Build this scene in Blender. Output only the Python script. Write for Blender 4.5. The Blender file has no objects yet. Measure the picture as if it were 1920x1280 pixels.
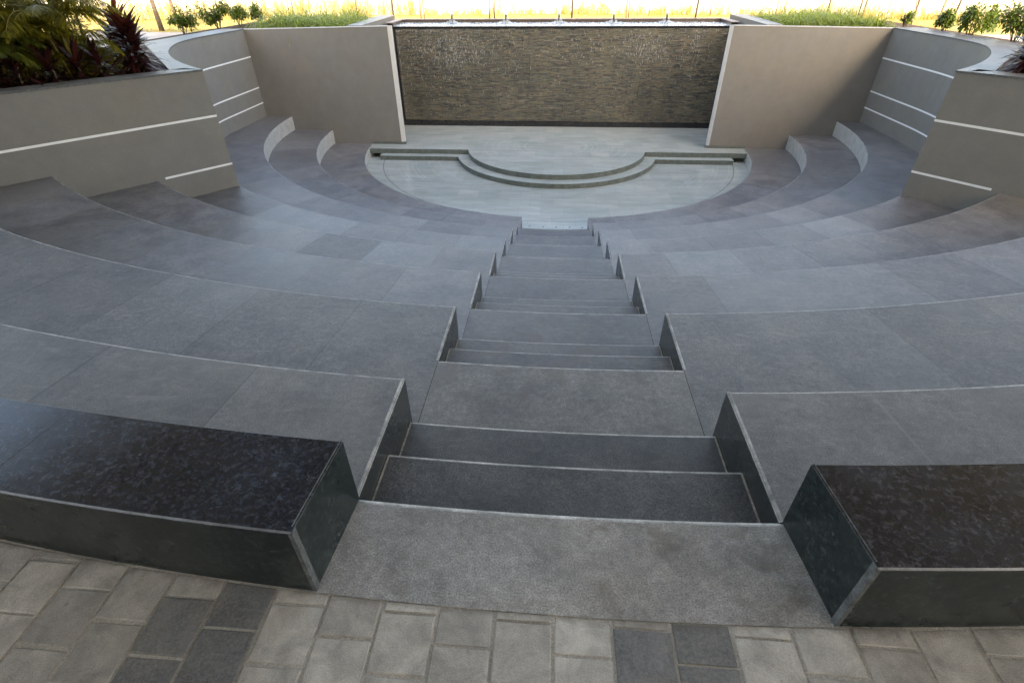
import bpy, math, random
from math import sin, cos, pi, radians, sqrt, atan2, asin, hypot
from mathutils import Vector, Matrix
random.seed(11)
S = bpy.context.scene
COL = S.collection
D = bpy.data

# ------------------------------------------------------------------ node helpers
def new_mat(name):
    m = D.materials.new(name); m.use_nodes = True
    nt = m.node_tree; nt.nodes.clear()
    out = nt.nodes.new('ShaderNodeOutputMaterial')
    return m, nt, out
class N:
    def __init__(s, nt): s.nt = nt
    def node(s, t, **kw):
        n = s.nt.nodes.new(t)
        for k, v in kw.items(): setattr(n, k, v)
        return n
    def link(s, a, b): s.nt.links.new(a, b)
    def setin(s, n, k, v):
        if hasattr(v, 'is_output'): s.link(v, n.inputs[k])
        else: n.inputs[k].default_value = v
    def math(s, op, a, b=0.0, c=None, clamp=False):
        n = s.node('ShaderNodeMath', operation=op); n.use_clamp = clamp
        s.setin(n, 0, a); s.setin(n, 1, b)
        if c is not None: s.setin(n, 2, c)
        return n.outputs[0]
    def noise(s, vec, scale, detail=4, rough=.55, dist=0.0):
        n = s.node('ShaderNodeTexNoise'); s.setin(n, 'Vector', vec)
        n.inputs['Scale'].default_value = scale; n.inputs['Detail'].default_value = detail
        n.inputs['Roughness'].default_value = rough; n.inputs['Distortion'].default_value = dist
        return n.outputs['Fac']
    def mapping(s, vec, scale=(1, 1, 1), loc=(0, 0, 0)):
        n = s.node('ShaderNodeMapping'); s.link(vec, n.inputs[0])
        n.inputs['Scale'].default_value = scale; n.inputs['Location'].default_value = loc
        return n.outputs[0]
    def ramp(s, fac, stops, interp='LINEAR'):
        n = s.node('ShaderNodeValToRGB'); s.link(fac, n.inputs[0]); cr = n.color_ramp; cr.interpolation = interp
        while len(cr.elements) < len(stops): cr.elements.new(.5)
        for e, (p, c) in zip(cr.elements, stops):
            e.position = p
            e.color = (c, c, c, 1) if isinstance(c, (int, float)) else (*c, 1)
        return n.outputs[0]
    def mix(s, fac, a, b, mode='MIX'):
        n = s.node('ShaderNodeMix', data_type='RGBA', blend_type=mode)
        s.setin(n, 0, fac)
        for k, v in ((6, a), (7, b)):
            if hasattr(v, 'is_output'): s.link(v, n.inputs[k])
            else: n.inputs[k].default_value = (*v, 1) if len(v) == 3 else v
        return n.outputs[2]
    def scale(s, col, f):   # colour * scalar
        n = s.node('ShaderNodeVectorMath', operation='SCALE')
        s.setin(n, 0, col); s.setin(n, 'Scale', f); return n.outputs[0]
    def pos(s): return s.node('ShaderNodeNewGeometry').outputs['Position']
    def uv(s): return s.node('ShaderNodeUVMap').outputs[0]
    def attr(s, name):
        return s.node('ShaderNodeAttribute', attribute_name=name)
    def sep(s, vec):
        n = s.node('ShaderNodeSeparateXYZ'); s.link(vec, n.inputs[0]); return n.outputs
    def comb(s, x=0.0, y=0.0, z=0.0):
        n = s.node('ShaderNodeCombineXYZ')
        for k, v in enumerate((x, y, z)): s.setin(n, k, v)
        return n.outputs[0]
    def white(s, vec):
        n = s.node('ShaderNodeTexWhiteNoise', noise_dimensions='3D'); s.link(vec, n.inputs['Vector'])
        return n.outputs['Value']
    def bump(s, h, strength=.3, dist=.01):
        n = s.node('ShaderNodeBump'); s.link(h, n.inputs['Height'])
        n.inputs['Strength'].default_value = strength; n.inputs['Distance'].default_value = dist
        return n.outputs[0]
    def bsdf(s, out, color, rough=.5, normal=None, spec=.5, **kw):
        b = s.node('ShaderNodeBsdfPrincipled')
        if hasattr(color, 'is_output'): s.link(color, b.inputs['Base Color'])
        else: b.inputs['Base Color'].default_value = (*color, 1)
        s.setin(b, 'Roughness', rough)
        s.setin(b, 'Specular IOR Level', spec)
        if normal is not None: s.link(normal, b.inputs['Normal'])
        for k, v in kw.items(): s.setin(b, k, v)
        if out is not None: s.link(b.outputs[0], out.inputs[0])
        return b

# ------------------------------------------------------------------ materials
def granite(name, base, warm, rough=.42, slab=True, grain=.35, spec=.5, slabvar=.17, dust=.5, rad=1.0):
    m, nt, out = new_mat(name); n = N(nt); p = n.pos()
    fine = n.noise(p, 150, 3, .75); mid = n.noise(p, 24, 6, .72); big = n.noise(p, 1.1, 5, .6, .6); blot = n.noise(n.mapping(p, (1, 1, 1), (7, 3, 1)), 3.4, 6, .62)
    c = n.mix(n.ramp(big, [(.38, 0), (.66, 1)]), base, warm)
    g = n.ramp(fine, [(.30, 1 - grain), (.5, 1.0), (.72, 1 + grain * 1.3)])
    c = n.mix(1, c, g, 'MULTIPLY')
    c = n.mix(1, c, n.ramp(mid, [(.30, .70), (.5, .98), (.70, 1.32)]), 'MULTIPLY')
    c = n.mix(1, c, n.ramp(blot, [(.32, .70), (.52, 1.02), (.70, 1.27)]), 'MULTIPLY')
    r = n.math('ADD', rough - .10, n.math('MULTIPLY', blot, .22))
    h = n.math('ADD', fine, n.math('MULTIPLY', mid, .6))
    if slab:
        u = n.sep(n.uv()); cell = n.math('FLOOR', u[0]); vv = n.math('FLOOR', n.math('MULTIPLY', u[1], 1.0))
        wn = n.white(n.comb(cell, vv, 3.7)); wn2 = n.white(n.comb(cell, vv, 9.1))
        c = n.scale(c, n.math('ADD', 1 - slabvar, n.math('MULTIPLY', wn, slabvar * 2)))
        c = n.mix(n.math('MULTIPLY', wn2, .5), c, n.mix(1, c, (1.0, 1.02, 1.12), 'MULTIPLY'))
        r = n.math('ADD', r, n.math('MULTIPLY', n.math('SUBTRACT', wn2, .5), .12))
        fr = n.math('ABSOLUTE', n.math('SUBTRACT', n.math('FRACT', u[0]), .5))
        jn = n.ramp(fr, [(.488, 0), (.4985, 1)])
        seen = n.math('GREATER_THAN', wn2, .35)
        jcol = n.mix(n.math('GREATER_THAN', wn, .62), (.035, .035, .038), (.16, .155, .15))
        c = n.mix(n.math('MULTIPLY', jn, n.math('MULTIPLY', seen, .85)), c, jcol)
    # pale dusty haze of foot traffic on the stone
    dn = n.noise(n.mapping(p, (1, 1, 1), (2.2, 9, 4)), .75, 7, .68, .9)
    c = n.mix(n.math('MULTIPLY', n.ramp(dn, [(.44, 0), (.68, 1)]), dust * .7), c, (.20, .19, .178))
    sc = n.noise(n.mapping(p, (1.3, 4.5, 1), (5, 2, 0)), 2.6, 8, .75, 1.2)
    c = n.mix(n.math('MULTIPLY', n.ramp(sc, [(.53, 0), (.67, 1)]), dust * .75), c, (.25, .24, .225))
    if not slab and dust >= .4:      # old brown water stains on the walked-on landings
        bs = n.noise(n.mapping(p, (1, 1, 1), (6.3, 1.1, 0)), 3.6, 5, .62, .6)
        c = n.mix(n.ramp(bs, [(.54, 0), (.64, .5)]), c, (.105, .084, .068))
    wt = n.noise(n.mapping(p, (1, 1, 1), (11, 4, 0)), .55, 5, .6, .8)
    c = n.mix(n.ramp(wt, [(.50, 0), (.60, .30)]), c, n.mix(1, c, (.66, .67, .72), 'MULTIPLY'))
    n.bsdf(out, c, r, n.bump(h, .35, .0035), spec)
    return m

def polished(name, base, fleck, rough=.13, spec=.5):
    m, nt, out = new_mat(name); n = N(nt); p = n.pos()
    v = n.noise(p, 75, 6, .78); f = n.noise(p, 230, 3, .7); big = n.noise(p, 4, 4, .6); sp = n.noise(p, 34, 4, .7)
    cl = n.noise(n.mapping(p, (1, 1, 1), (3, 1, 2)), 36, 6, .8, .25)
    c = n.mix(n.ramp(v, [(.50, 0), (.68, .55)]), base, fleck)
    c = n.mix(n.ramp(cl, [(.49, 0), (.64, .95)]), c, tuple(x * 1.5 for x in fleck))
    c = n.mix(n.ramp(f, [(.60, 0), (.72, .5)]), c, tuple(x * 2.2 for x in fleck))
    c = n.mix(n.ramp(sp, [(.64, 0), (.70, .75)]), c, tuple(x * 3.0 for x in fleck))
    c = n.mix(1, c, n.ramp(big, [(.3, .75), (.7, 1.3)]), 'MULTIPLY')
    r = n.math('ADD', rough, n.math('MULTIPLY', n.ramp(n.noise(p, 2.3, 5, .65), [(.4, 0), (.7, 1)]), .16))
    n.bsdf(out, c, r, n.bump(f, .06, .001), spec)
    return m

def plain(name, color, rough=.6, var=.15, scale=8, bump=.1, spec=.4, fine=90):
    m, nt, out = new_mat(name); n = N(nt); p = n.pos()
    a = n.noise(p, scale, 5, .6); b = n.noise(p, fine, 3, .6)
    c = n.mix(1, color, n.ramp(a, [(.3, 1 - var), (.7, 1 + var)]), 'MULTIPLY')
    c = n.mix(1, c, n.ramp(b, [(.3, 1 - var * .5), (.7, 1 + var * .5)]), 'MULTIPLY')
    n.bsdf(out, c, rough, n.bump(b, bump, .004), spec)
    return m

def wall_paint(name, color):
    m, nt, out = new_mat(name); n = N(nt); p = n.pos()
    sp = n.mapping(p, (1, 1, .5))
    streak = n.noise(sp, 2.2, 6, .6, .3); blot = n.noise(p, .9, 5, .55); fine = n.noise(p, 130, 3, .7)
    grit = n.noise(p, 38, 4, .7)
    c = n.mix(n.ramp(blot, [(.35, 0), (.68, 1)]), color, tuple(x * y for x, y in zip(color, (1.06, 1.02, .95))))
    c = n.mix(1, c, n.ramp(streak, [(.3, .955), (.7, 1.035)]), 'MULTIPLY')
    c = n.mix(1, c, n.ramp(n.noise(n.mapping(p, (1, 1, 1), (2, 6, 3)), 3.2, 7, .68, .5), [(.3, .93), (.7, 1.06)]), 'MULTIPLY')
    c = n.mix(1, c, n.ramp(grit, [(.3, .95), (.7, 1.04)]), 'MULTIPLY')
    st = n.noise(p, 5.5, 3, .6)
    c = n.mix(n.ramp(st, [(.70, 0), (.78, .35)]), c, tuple(x * .62 for x in color))
    h = n.math('ADD', fine, n.math('MULTIPLY', grit, 1.5))
    n.bsdf(out, c, .72, n.bump(h, .25, .004), .3)
    return m

def kota(name):
    m, nt, out = new_mat(name); n = N(nt); p = n.pos(); x, y, z = n.sep(p)
    tx = n.math('DIVIDE', x, .62); row = n.math('FLOOR', n.math('DIVIDE', y, .62))
    tx = n.math('ADD', tx, n.math('MULTIPLY', n.math('FRACT', n.math('MULTIPLY', row, .5)), 1.0))
    cx = n.math('FLOOR', tx); wn = n.white(n.comb(cx, row, 1.0)); wn2 = n.white(n.comb(cx, row, 5.0))
    c = n.mix(wn, (.29, .335, .32), (.345, .378, .365))
    c = n.mix(n.math('MULTIPLY', wn2, .35), c, (.37, .375, .34))
    cloud = n.noise(n.mapping(p, (.6, 2.4, 1)), 1.6, 6, .6, .5); fine = n.noise(p, 60, 4, .65)
    c = n.mix(1, c, n.ramp(cloud, [(.3, .84), (.7, 1.12)]), 'MULTIPLY')
    c = n.mix(1, c, n.ramp(fine, [(.3, .95), (.7, 1.06)]), 'MULTIPLY')
    jx = n.ramp(n.math('ABSOLUTE', n.math('SUBTRACT', n.math('FRACT', tx), .5)), [(.482, 0), (.5, 1)])
    jy = n.ramp(n.math('ABSOLUTE', n.math('SUBTRACT', n.math('FRACT', n.math('DIVIDE', y, .62)), .5)), [(.482, 0), (.5, 1)])
    j = n.math('MAXIMUM', jx, jy)
    c = n.mix(n.math('MULTIPLY', j, .30), c, (.17, .19, .185))
    # ring scores cut in the stone round the stage centre
    rr = n.math('SQRT', n.math('ADD', n.math('POWER', n.math('SUBTRACT', x, .05), 2.0), n.math('POWER', n.math('SUBTRACT', y, .02), 2.0)))
    wear = n.ramp(n.noise(p, .8, 4, .6), [(.36, 0), (.52, 1)])
    up = n.math('GREATER_THAN', z, -3.2)
    def line(r, w): return n.math('LESS_THAN', n.math('ABSOLUTE', n.math('SUBTRACT', rr, r)), w)
    a = line(1.08, .013)
    for r0, w0 in ((1.30, .008), (1.48, .008), (2.0, .009), (2.24, .009), (2.5, .010)):
        a = n.math('MAXIMUM', a, n.math('MULTIPLY', line(r0, w0), wear))
    a = n.math('MULTIPLY', a, up)
    b = None
    for r0 in (3.6, 4.1, 4.46, 4.9, 5.03, 5.37, 5.5, 5.85):
        l = line(r0, .009); b = l if b is None else n.math('MAXIMUM', b, l)
    near = n.math('GREATER_THAN', y, -3.1)
    b = n.math('MULTIPLY', n.math('MULTIPLY', b, wear), n.math('MULTIPLY', near, n.math('LESS_THAN', z, -3.4)))
    c = n.mix(n.math('MULTIPLY', n.math('MAXIMUM', a, b), .48), c, (.50, .54, .52))
    dk = n.math('MULTIPLY', line(6.0, .012), n.math('LESS_THAN', z, -3.4))
    c = n.mix(n.math('MULTIPLY', dk, .7), c, (.09, .10, .10))
    r = n.math('ADD', .13, n.math('MULTIPLY', cloud, .17))
    n.bsdf(out, c, r, n.bump(n.noise(p, 9, 4, .6), .05, .004), .5)
    return m

def stone_attr(name):     # stacked slate: colour per stone from a mesh attribute
    m, nt, out = new_mat(name); n = N(nt); p = n.pos()
    a = n.attr('tint').outputs['Fac']
    c = n.ramp(a, [(0, (.075, .077, .074)), (.22, (.115, .115, .105)), (.42, (.185, .175, .14)), (.60, (.235, .205, .135)), (.74, (.15, .165, .138)), (.86, (.215, .16, .105)), (1, (.29, .27, .22))])
    vn = n.noise(n.mapping(p, (1, 1, 2.4)), 30, 6, .7); bl = n.noise(n.mapping(p, (1, 1, .6)), .7, 5, .6)
    c = n.mix(1, c, n.ramp(vn, [(.25, .42), (.55, .88), (.78, 1.75)]), 'MULTIPLY')
    c = n.mix(n.ramp(bl, [(.34, .0), (.66, .75)]), n.mix(1, c, (.60, .63, .66), 'MULTIPLY'), c)
    wet = n.noise(n.mapping(p, (5, 5, .35)), 3.0, 5, .65)
    r = n.ramp(wet, [(.3, .22), (.7, .55)])
    n.bsdf(out, c, r, n.bump(vn, .6, .01), .5)
    return m

def paver_mat(name):
    m, nt, out = new_mat(name); n = N(nt); p = n.pos(); a = n.attr('tint').outputs['Fac']
    c = n.ramp(a, [(0, (.125, .126, .127)), (.2, (.17, .169, .166)), (.3, (.37, .342, .31)), (.65, (.46, .427, .383)), (1, (.53, .49, .44))])
    blot = n.noise(p, 9, 6, .65, .5); fine = n.noise(p, 260, 3, .75); mid = n.noise(p, 60, 5, .72)
    c = n.mix(1, c, n.ramp(blot, [(.28, .64), (.7, 1.26)]), 'MULTIPLY')
    c = n.mix(1, c, n.ramp(fine, [(.3, .74), (.72, 1.22)]), 'MULTIPLY')
    dk = n.math('LESS_THAN', a, .25)
    pat = n.math('MULTIPLY', dk, n.ramp(n.noise(p, 85, 6, .8), [(.44, 0), (.62, 1)]))
    c = n.mix(n.math('MULTIPLY', pat, .6), c, (.27, .262, .25))
    cr = n.noise(n.mapping(p, (1, 1, 1), (4, 4, 0)), 14, 5, .7)
    c = n.mix(n.ramp(cr, [(.63, 0), (.72, .5)]), c, (.10, .088, .072))
    ds = n.noise(n.mapping(p, (1, 1, 1), (1, 8, 0)), 3.2, 7, .7, .8)
    c = n.mix(n.ramp(ds, [(.52, 0), (.68, .42)]), c, (.37, .33, .275))
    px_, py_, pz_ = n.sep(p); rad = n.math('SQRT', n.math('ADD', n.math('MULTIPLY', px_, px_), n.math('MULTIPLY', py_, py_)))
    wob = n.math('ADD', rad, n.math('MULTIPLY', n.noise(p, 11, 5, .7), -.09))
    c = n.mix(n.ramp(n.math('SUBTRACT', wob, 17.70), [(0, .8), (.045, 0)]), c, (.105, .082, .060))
    n.bsdf(out, c, .75, n.bump(n.math('ADD', fine, n.math('MULTIPLY', mid, 1.6)), .8, .006), .3)
    return m

def leaf_mat(name, c1, c2, trans=.45, rough=.4):
    m, nt, out = new_mat(name); n = N(nt); p = n.pos()
    a = n.attr('tint').outputs['Fac']
    c = n.mix(a, c1, c2)
    c = n.mix(1, c, n.ramp(n.noise(p, 6, 3, .6), [(.3, .75), (.7, 1.25)]), 'MULTIPLY')
    b = n.bsdf(None, c, rough, None, .4)
    t = n.node('ShaderNodeBsdfTranslucent'); n.link(n.mix(1, c, (1.5, 1.4, .7), 'MULTIPLY'), t.inputs[0])
    mx = n.node('ShaderNodeMixShader'); mx.inputs[0].default_value = trans
    n.link(b.outputs[0], mx.inputs[1]); n.link(t.outputs[0], mx.inputs[2]); n.link(mx.outputs[0], out.inputs[0])
    return m

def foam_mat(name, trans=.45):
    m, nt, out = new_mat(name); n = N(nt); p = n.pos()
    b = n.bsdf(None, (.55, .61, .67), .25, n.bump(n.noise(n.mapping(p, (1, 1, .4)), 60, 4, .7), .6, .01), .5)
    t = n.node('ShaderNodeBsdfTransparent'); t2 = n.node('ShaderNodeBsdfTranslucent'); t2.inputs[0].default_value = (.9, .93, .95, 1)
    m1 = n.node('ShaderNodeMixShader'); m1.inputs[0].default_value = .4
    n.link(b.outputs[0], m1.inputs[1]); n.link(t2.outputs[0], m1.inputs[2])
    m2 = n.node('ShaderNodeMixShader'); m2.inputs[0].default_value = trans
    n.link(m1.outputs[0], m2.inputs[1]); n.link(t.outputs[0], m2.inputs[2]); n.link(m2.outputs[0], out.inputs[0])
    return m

def water_mat(name):
    m, nt, out = new_mat(name); n = N(nt); p = n.pos()
    h = n.noise(p, 7, 5, .65, .8); f = n.noise(n.mapping(p, (1, 1.4, 1)), 13, 5, .7)
    c = n.mix(n.ramp(f, [(.46, 0), (.60, 1)]), (.10, .14, .17), (.72, .78, .84))
    n.bsdf(out, c, .12, n.bump(h, .9, .05), .5)
    return m

def ground_mat(name, c1, c2, scale=.8, rough=.9, fine=30):
    m, nt, out = new_mat(name); n = N(nt); p = n.pos()
    a = n.noise(p, scale, 6, .65, .5); f = n.noise(p, fine, 4, .7)
    c = n.mix(n.ramp(a, [(.35, 0), (.66, 1)]), c1, c2)
    c = n.mix(1, c, n.ramp(f, [(.28, .65), (.7, 1.35)]), 'MULTIPLY')
    n.bsdf(out, c, rough, n.bump(f, .6, .03), .2)
    return m

M = {}
M['tier'] = granite('flamed_granite', (.118, .117, .121), (.150, .142, .136))
M['tier_near'] = granite('flamed_granite_near', (.110, .107, .104), (.138, .130, .121), rough=.48, grain=.65, slabvar=.13)
M['landing'] = granite('dusty_granite', (.255, .250, .243), (.305, .287, .262), rough=.55, slab=False, grain=.55, dust=.5)
M['landing_mid'] = granite('worn_landing_granite', (.142, .137, .130), (.172, .163, .150), rough=.5, slab=False, grain=.5, dust=.4)
M['tread_dark'] = granite('dark_tread_granite', (.046, .047, .050), (.074, .072, .070), rough=.44, slab=False, grain=1.0, dust=.25)
M['tread'] = granite('tread_granite', (.088, .088, .092), (.11, .106, .103), rough=.46, slab=False, grain=.4)
M['side'] = polished('polished_side_granite', (.020, .022, .022), (.036, .038, .036), .22)
M['edge_dim'] = plain('worn_granite_edge', (.25, .25, .245), .5, .6, 5, .1)
M['riser'] = plain('pale_riser_granite', (.42, .425, .41), .5, .18, 5, .1)
M['edge'] = plain('sawn_granite_edge', (.33, .325, .315), .55, .55, 9, .1)
M['bench'] = polished('black_speckled_granite', (.0055, .0080, .0145), (.029, .036, .051), .12, .46)
M['bench2'] = polished('brown_speckled_granite', (.0062, .0070, .0110), (.034, .034, .042), .12, .44)
M['bench_front'] = polished('green_black_granite', (.0085, .0130, .0135), (.022, .030, .030), .24, .42)
M['bench_edge'] = plain('eased_bench_edge', (.13, .14, .155), .35, .4, 12, .1)
M['sawn'] = plain('sawn_panel_edge', (.085, .092, .095), .6, .5, 30, .2)
M['grout'] = plain('dusty_grout', (.30, .275, .235), .9, .35, 30, .2)
M['wall'] = wall_paint('textured_wall_paint', (.186, .182, .173))
M['trim'] = plain('pale_wall_trim', (.50, .49, .47), .6, .06, 6, .05)  # paler than the wall faces, for wall end and head
M['band'] = plain('white_groove_paint', (.74, .745, .74), .6, .06, 10, .05)
M['coping'] = granite('pale_coping_stone', (.15, .15, .15), (.19, .186, .18), rough=.42, slab=False, grain=.25, dust=.2)
M['kota'] = kota('polished_green_stage_stone')
M['kota_dark'] = plain('green_riser_stone', (.118, .138, .125), .45, .3, 7, .1)
M['slate'] = stone_attr('stacked_slate')
M['black'] = polished('black_granite_trim', (.012, .0125, .014), (.025, .026, .028), .12)
M['rimtop'] = plain('pinkish_rim_stone', (.22, .18, .165), .5, .2, 10, .05)
M['rim'] = plain('brown_rim_granite', (.06, .048, .042), .3, .3, 10, .1)
M['water'] = water_mat('rippling_water')
M['foam'] = foam_mat('white_foam', .35)
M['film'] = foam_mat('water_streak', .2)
M['pipe'] = plain('black_pipe', (.015, .015, .015), .35, .2, 20, .05)
M['soil'] = ground_mat('dark_soil', (.035, .025, .018), (.065, .045, .03), 3)
M['lawn'] = ground_mat('dry_sunlit_lawn', (.29, .225, .085), (.25, .215, .07), .7)
M['field'] = ground_mat('dry_pale_ground', (.40, .34, .22), (.36, .30, .14), .6)
M['path'] = plain('pale_path_concrete', (.30, .275, .26), .6, .12, 2, .1)
M['mortar'] = ground_mat('sandy_joint', (.40, .365, .315), (.47, .43, .375), 6, .95, 160)
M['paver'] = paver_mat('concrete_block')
M['bwall'] = plain('whitewashed_wall', (.52, .49, .43), .85, .12, 1.5, .1)
M['unseen_roof'] = plain('unseen_roof_concrete', (.36, .375, .40), .8, .1, 2, .05)  # used only on the unseen roof and back wall
M['bark'] = plain('brown_bark', (.10, .075, .052), .9, .4, 12, .6)
M['stake'] = plain('weathered_stake', (.040, .032, .026), .85, .35, 14, .3)
M['palepole'] = plain('pale_bamboo', (.16, .13, .075), .7, .25, 14, .2)
M['cane'] = plain('yellow_cane', (.24, .20, .045), .45, .35, 10, .1)
M['palm'] = leaf_mat('palm_leaf', (.08, .115, .018), (.34, .28, .028), .55)
M['darkpalm'] = leaf_mat('dark_palm_leaf', (.035, .055, .012), (.13, .135, .018), .42)
M['grass'] = leaf_mat('ribbon_grass_leaf', (.12, .185, .025), (.32, .38, .10), .45)
M['shrub'] = leaf_mat('shrub_leaf', (.04, .085, .014), (.15, .20, .03), .4)
M['cordy'] = leaf_mat('maroon_leaf', (.030, .011, .013), (.075, .018, .018), .3, .32)
M['cordyred'] = leaf_mat('red_leaf', (.11, .020, .016), (.20, .045, .03), .35, .35)
M['drygrass'] = leaf_mat('dry_grass_leaf', (.33, .265, .105), (.30, .285, .10), .5)

# ------------------------------------------------------------------ mesh builder
class MB:
    def __init__(s): s.v = []; s.f = []; s.m = []; s.uv = []; s.t = []; s.tint = 0.5
    def vert(s, p): s.v.append(tuple(p)); s.t.append(s.tint); return len(s.v) - 1
    def face(s, pts, mi=0, uvs=None):
        s.f.append([s.vert(p) for p in pts]); s.m.append(mi); s.uv.append(uvs)
    def idx(s, ids, mi=0): s.f.append(list(ids)); s.m.append(mi); s.uv.append(None)
    def box(s, x0, x1, y0, y1, z0, z1, mi=0, skip=''):
        a = [(x0, y0, z0), (x1, y0, z0), (x1, y1, z0), (x0, y1, z0), (x0, y0, z1), (x1, y0, z1), (x1, y1, z1), (x0, y1, z1)]
        for k, q in (('b', (3, 2, 1, 0)), ('t', (4, 5, 6, 7)), ('f', (0, 1, 5, 4)), ('r', (1, 2, 6, 5)), ('k', (2, 3, 7, 6)), ('l', (3, 0, 4, 7))):
            if k not in skip: s.face([a[i] for i in q], mi)
    def prism(s, poly, z0, z1, mi=0, side=None, bottom=False):
        s.face([(x, y, z1) for x, y in poly], mi)
        if bottom: s.face([(x, y, z0) for x, y in poly[::-1]], mi)
        for a, b in zip(poly, poly[1:] + poly[:1]):
            s.face([(a[0], a[1], z0), (b[0], b[1], z0), (b[0], b[1], z1), (a[0], a[1], z1)], mi if side is None else side)
    def tube(s, pts, radii, seg=8, mi=0, cap=True):
        rings = []
        for i, p in enumerate(pts):
            p = Vector(p); d = Vector(pts[min(i + 1, len(pts) - 1)]) - Vector(pts[max(i - 1, 0)])
            d.normalize() if d.length > 1e-9 else None
            a = d.orthogonal().normalized() if abs(d.z) < .95 else Vector((1, 0, 0))
            a = (a - d * a.dot(d)).normalized(); b = d.cross(a)
            rings.append([s.vert(p + (a * cos(2 * pi * k / seg) + b * sin(2 * pi * k / seg)) * radii[i]) for k in range(seg)])
        for r0, r1 in zip(rings, rings[1:]):
            for k in range(seg): s.idx((r0[k], r0[(k + 1) % seg], r1[(k + 1) % seg], r1[k]), mi)
        if cap: s.idx(rings[-1], mi); s.idx(rings[0][::-1], mi)
    def blade(s, base, direction, length, width, droop, segs=3, fold=0.0):
        d = Vector(direction).normalized(); p = Vector(base); side = d.cross(Vector((0, 0, 1)))
        side = side.normalized() if side.length > .05 else Vector((random.uniform(-1, 1), random.uniform(-1, 1), 0)).normalized()
        prev = None
        for k in range(segs + 1):
            t = k / segs; w = width * (.55 + .9 * t if t < .5 else 2 * (1 - t)) * .5
            if k == segs: w = width * .03
            l = s.vert(p - side * w); r = s.vert(p + side * w)
            if prev: s.idx((prev[0], prev[1], r, l))
            prev = (l, r)
            d = (d + Vector((0, 0, -droop / segs))).normalized(); p = p + d * (length / segs)
    def build(s, name, mats, parent=None, smooth=False):
        me = D.meshes.new(name)
        o = Vector((0, 0, 0))
        if parent is not None:
            q = parent
            while q is not None: o += q.location; q = q.parent
        me.from_pydata([(x - o.x, y - o.y, z - o.z) for x, y, z in s.v], [], s.f)
        if not isinstance(mats, (list, tuple)): mats = [mats]
        for m in mats: me.materials.append(m)
        me.polygons.foreach_set('material_index', s.m)
        if smooth: me.polygons.foreach_set('use_smooth', [True] * len(s.f))
        if any(u is not None for u in s.uv):
            ul = me.uv_layers.new(name='UVMap'); k = 0
            for f, u in zip(s.f, s.uv):
                for j in range(len(f)):
                    if u is not None: ul.data[k].uv = u[j]
                    k += 1
        at = me.attributes.new('tint', 'FLOAT', 'POINT'); at.data.foreach_set('value', s.t)
        me.update()
        ob = D.objects.new(name, me); COL.objects.link(ob)
        if parent is not None: ob.parent = parent
        return ob

def tag(o, label=None, cat=None, group=None, kind=None):
    if label: o['label'] = label
    if cat: o['category'] = cat
    if group: o['group'] = group
    if kind: o['kind'] = kind
    return o
def empty(name, loc, label=None, cat=None, group=None):
    o = D.objects.new(name, None); COL.objects.link(o); o.location = loc; o.empty_display_size = .2
    return tag(o, label, cat, group)

# ------------------------------------------------------------------ plan of the amphitheatre
R = [16.54, 15.06, 13.595, 12.13, 10.733, 9.29, 7.906, 6.495]
ST = [17.345, 15.80, 14.375, 12.862, 11.405, 9.996, 8.587, 7.22]
RO = [17.345] + R[:-1]
Z = [-.45 * i for i in range(8)]
ZF = -3.46           # stage floor
ZP = -3.16           # stage platform
BO = 17.755          # outer face of the benches
PHL, PHR = radians(38.42), radians(39.9)      # radial planter walls
XL, XR = 10.22, 10.0                          # inner planter walls
def xl(r): return -(.748 + (r - 6.5) * .0078)
def xr(r): return .905 + (r - 6.5) * .0036
def pt(r, ph, z): return (r * sin(ph), -r * cos(ph), z)

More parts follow.
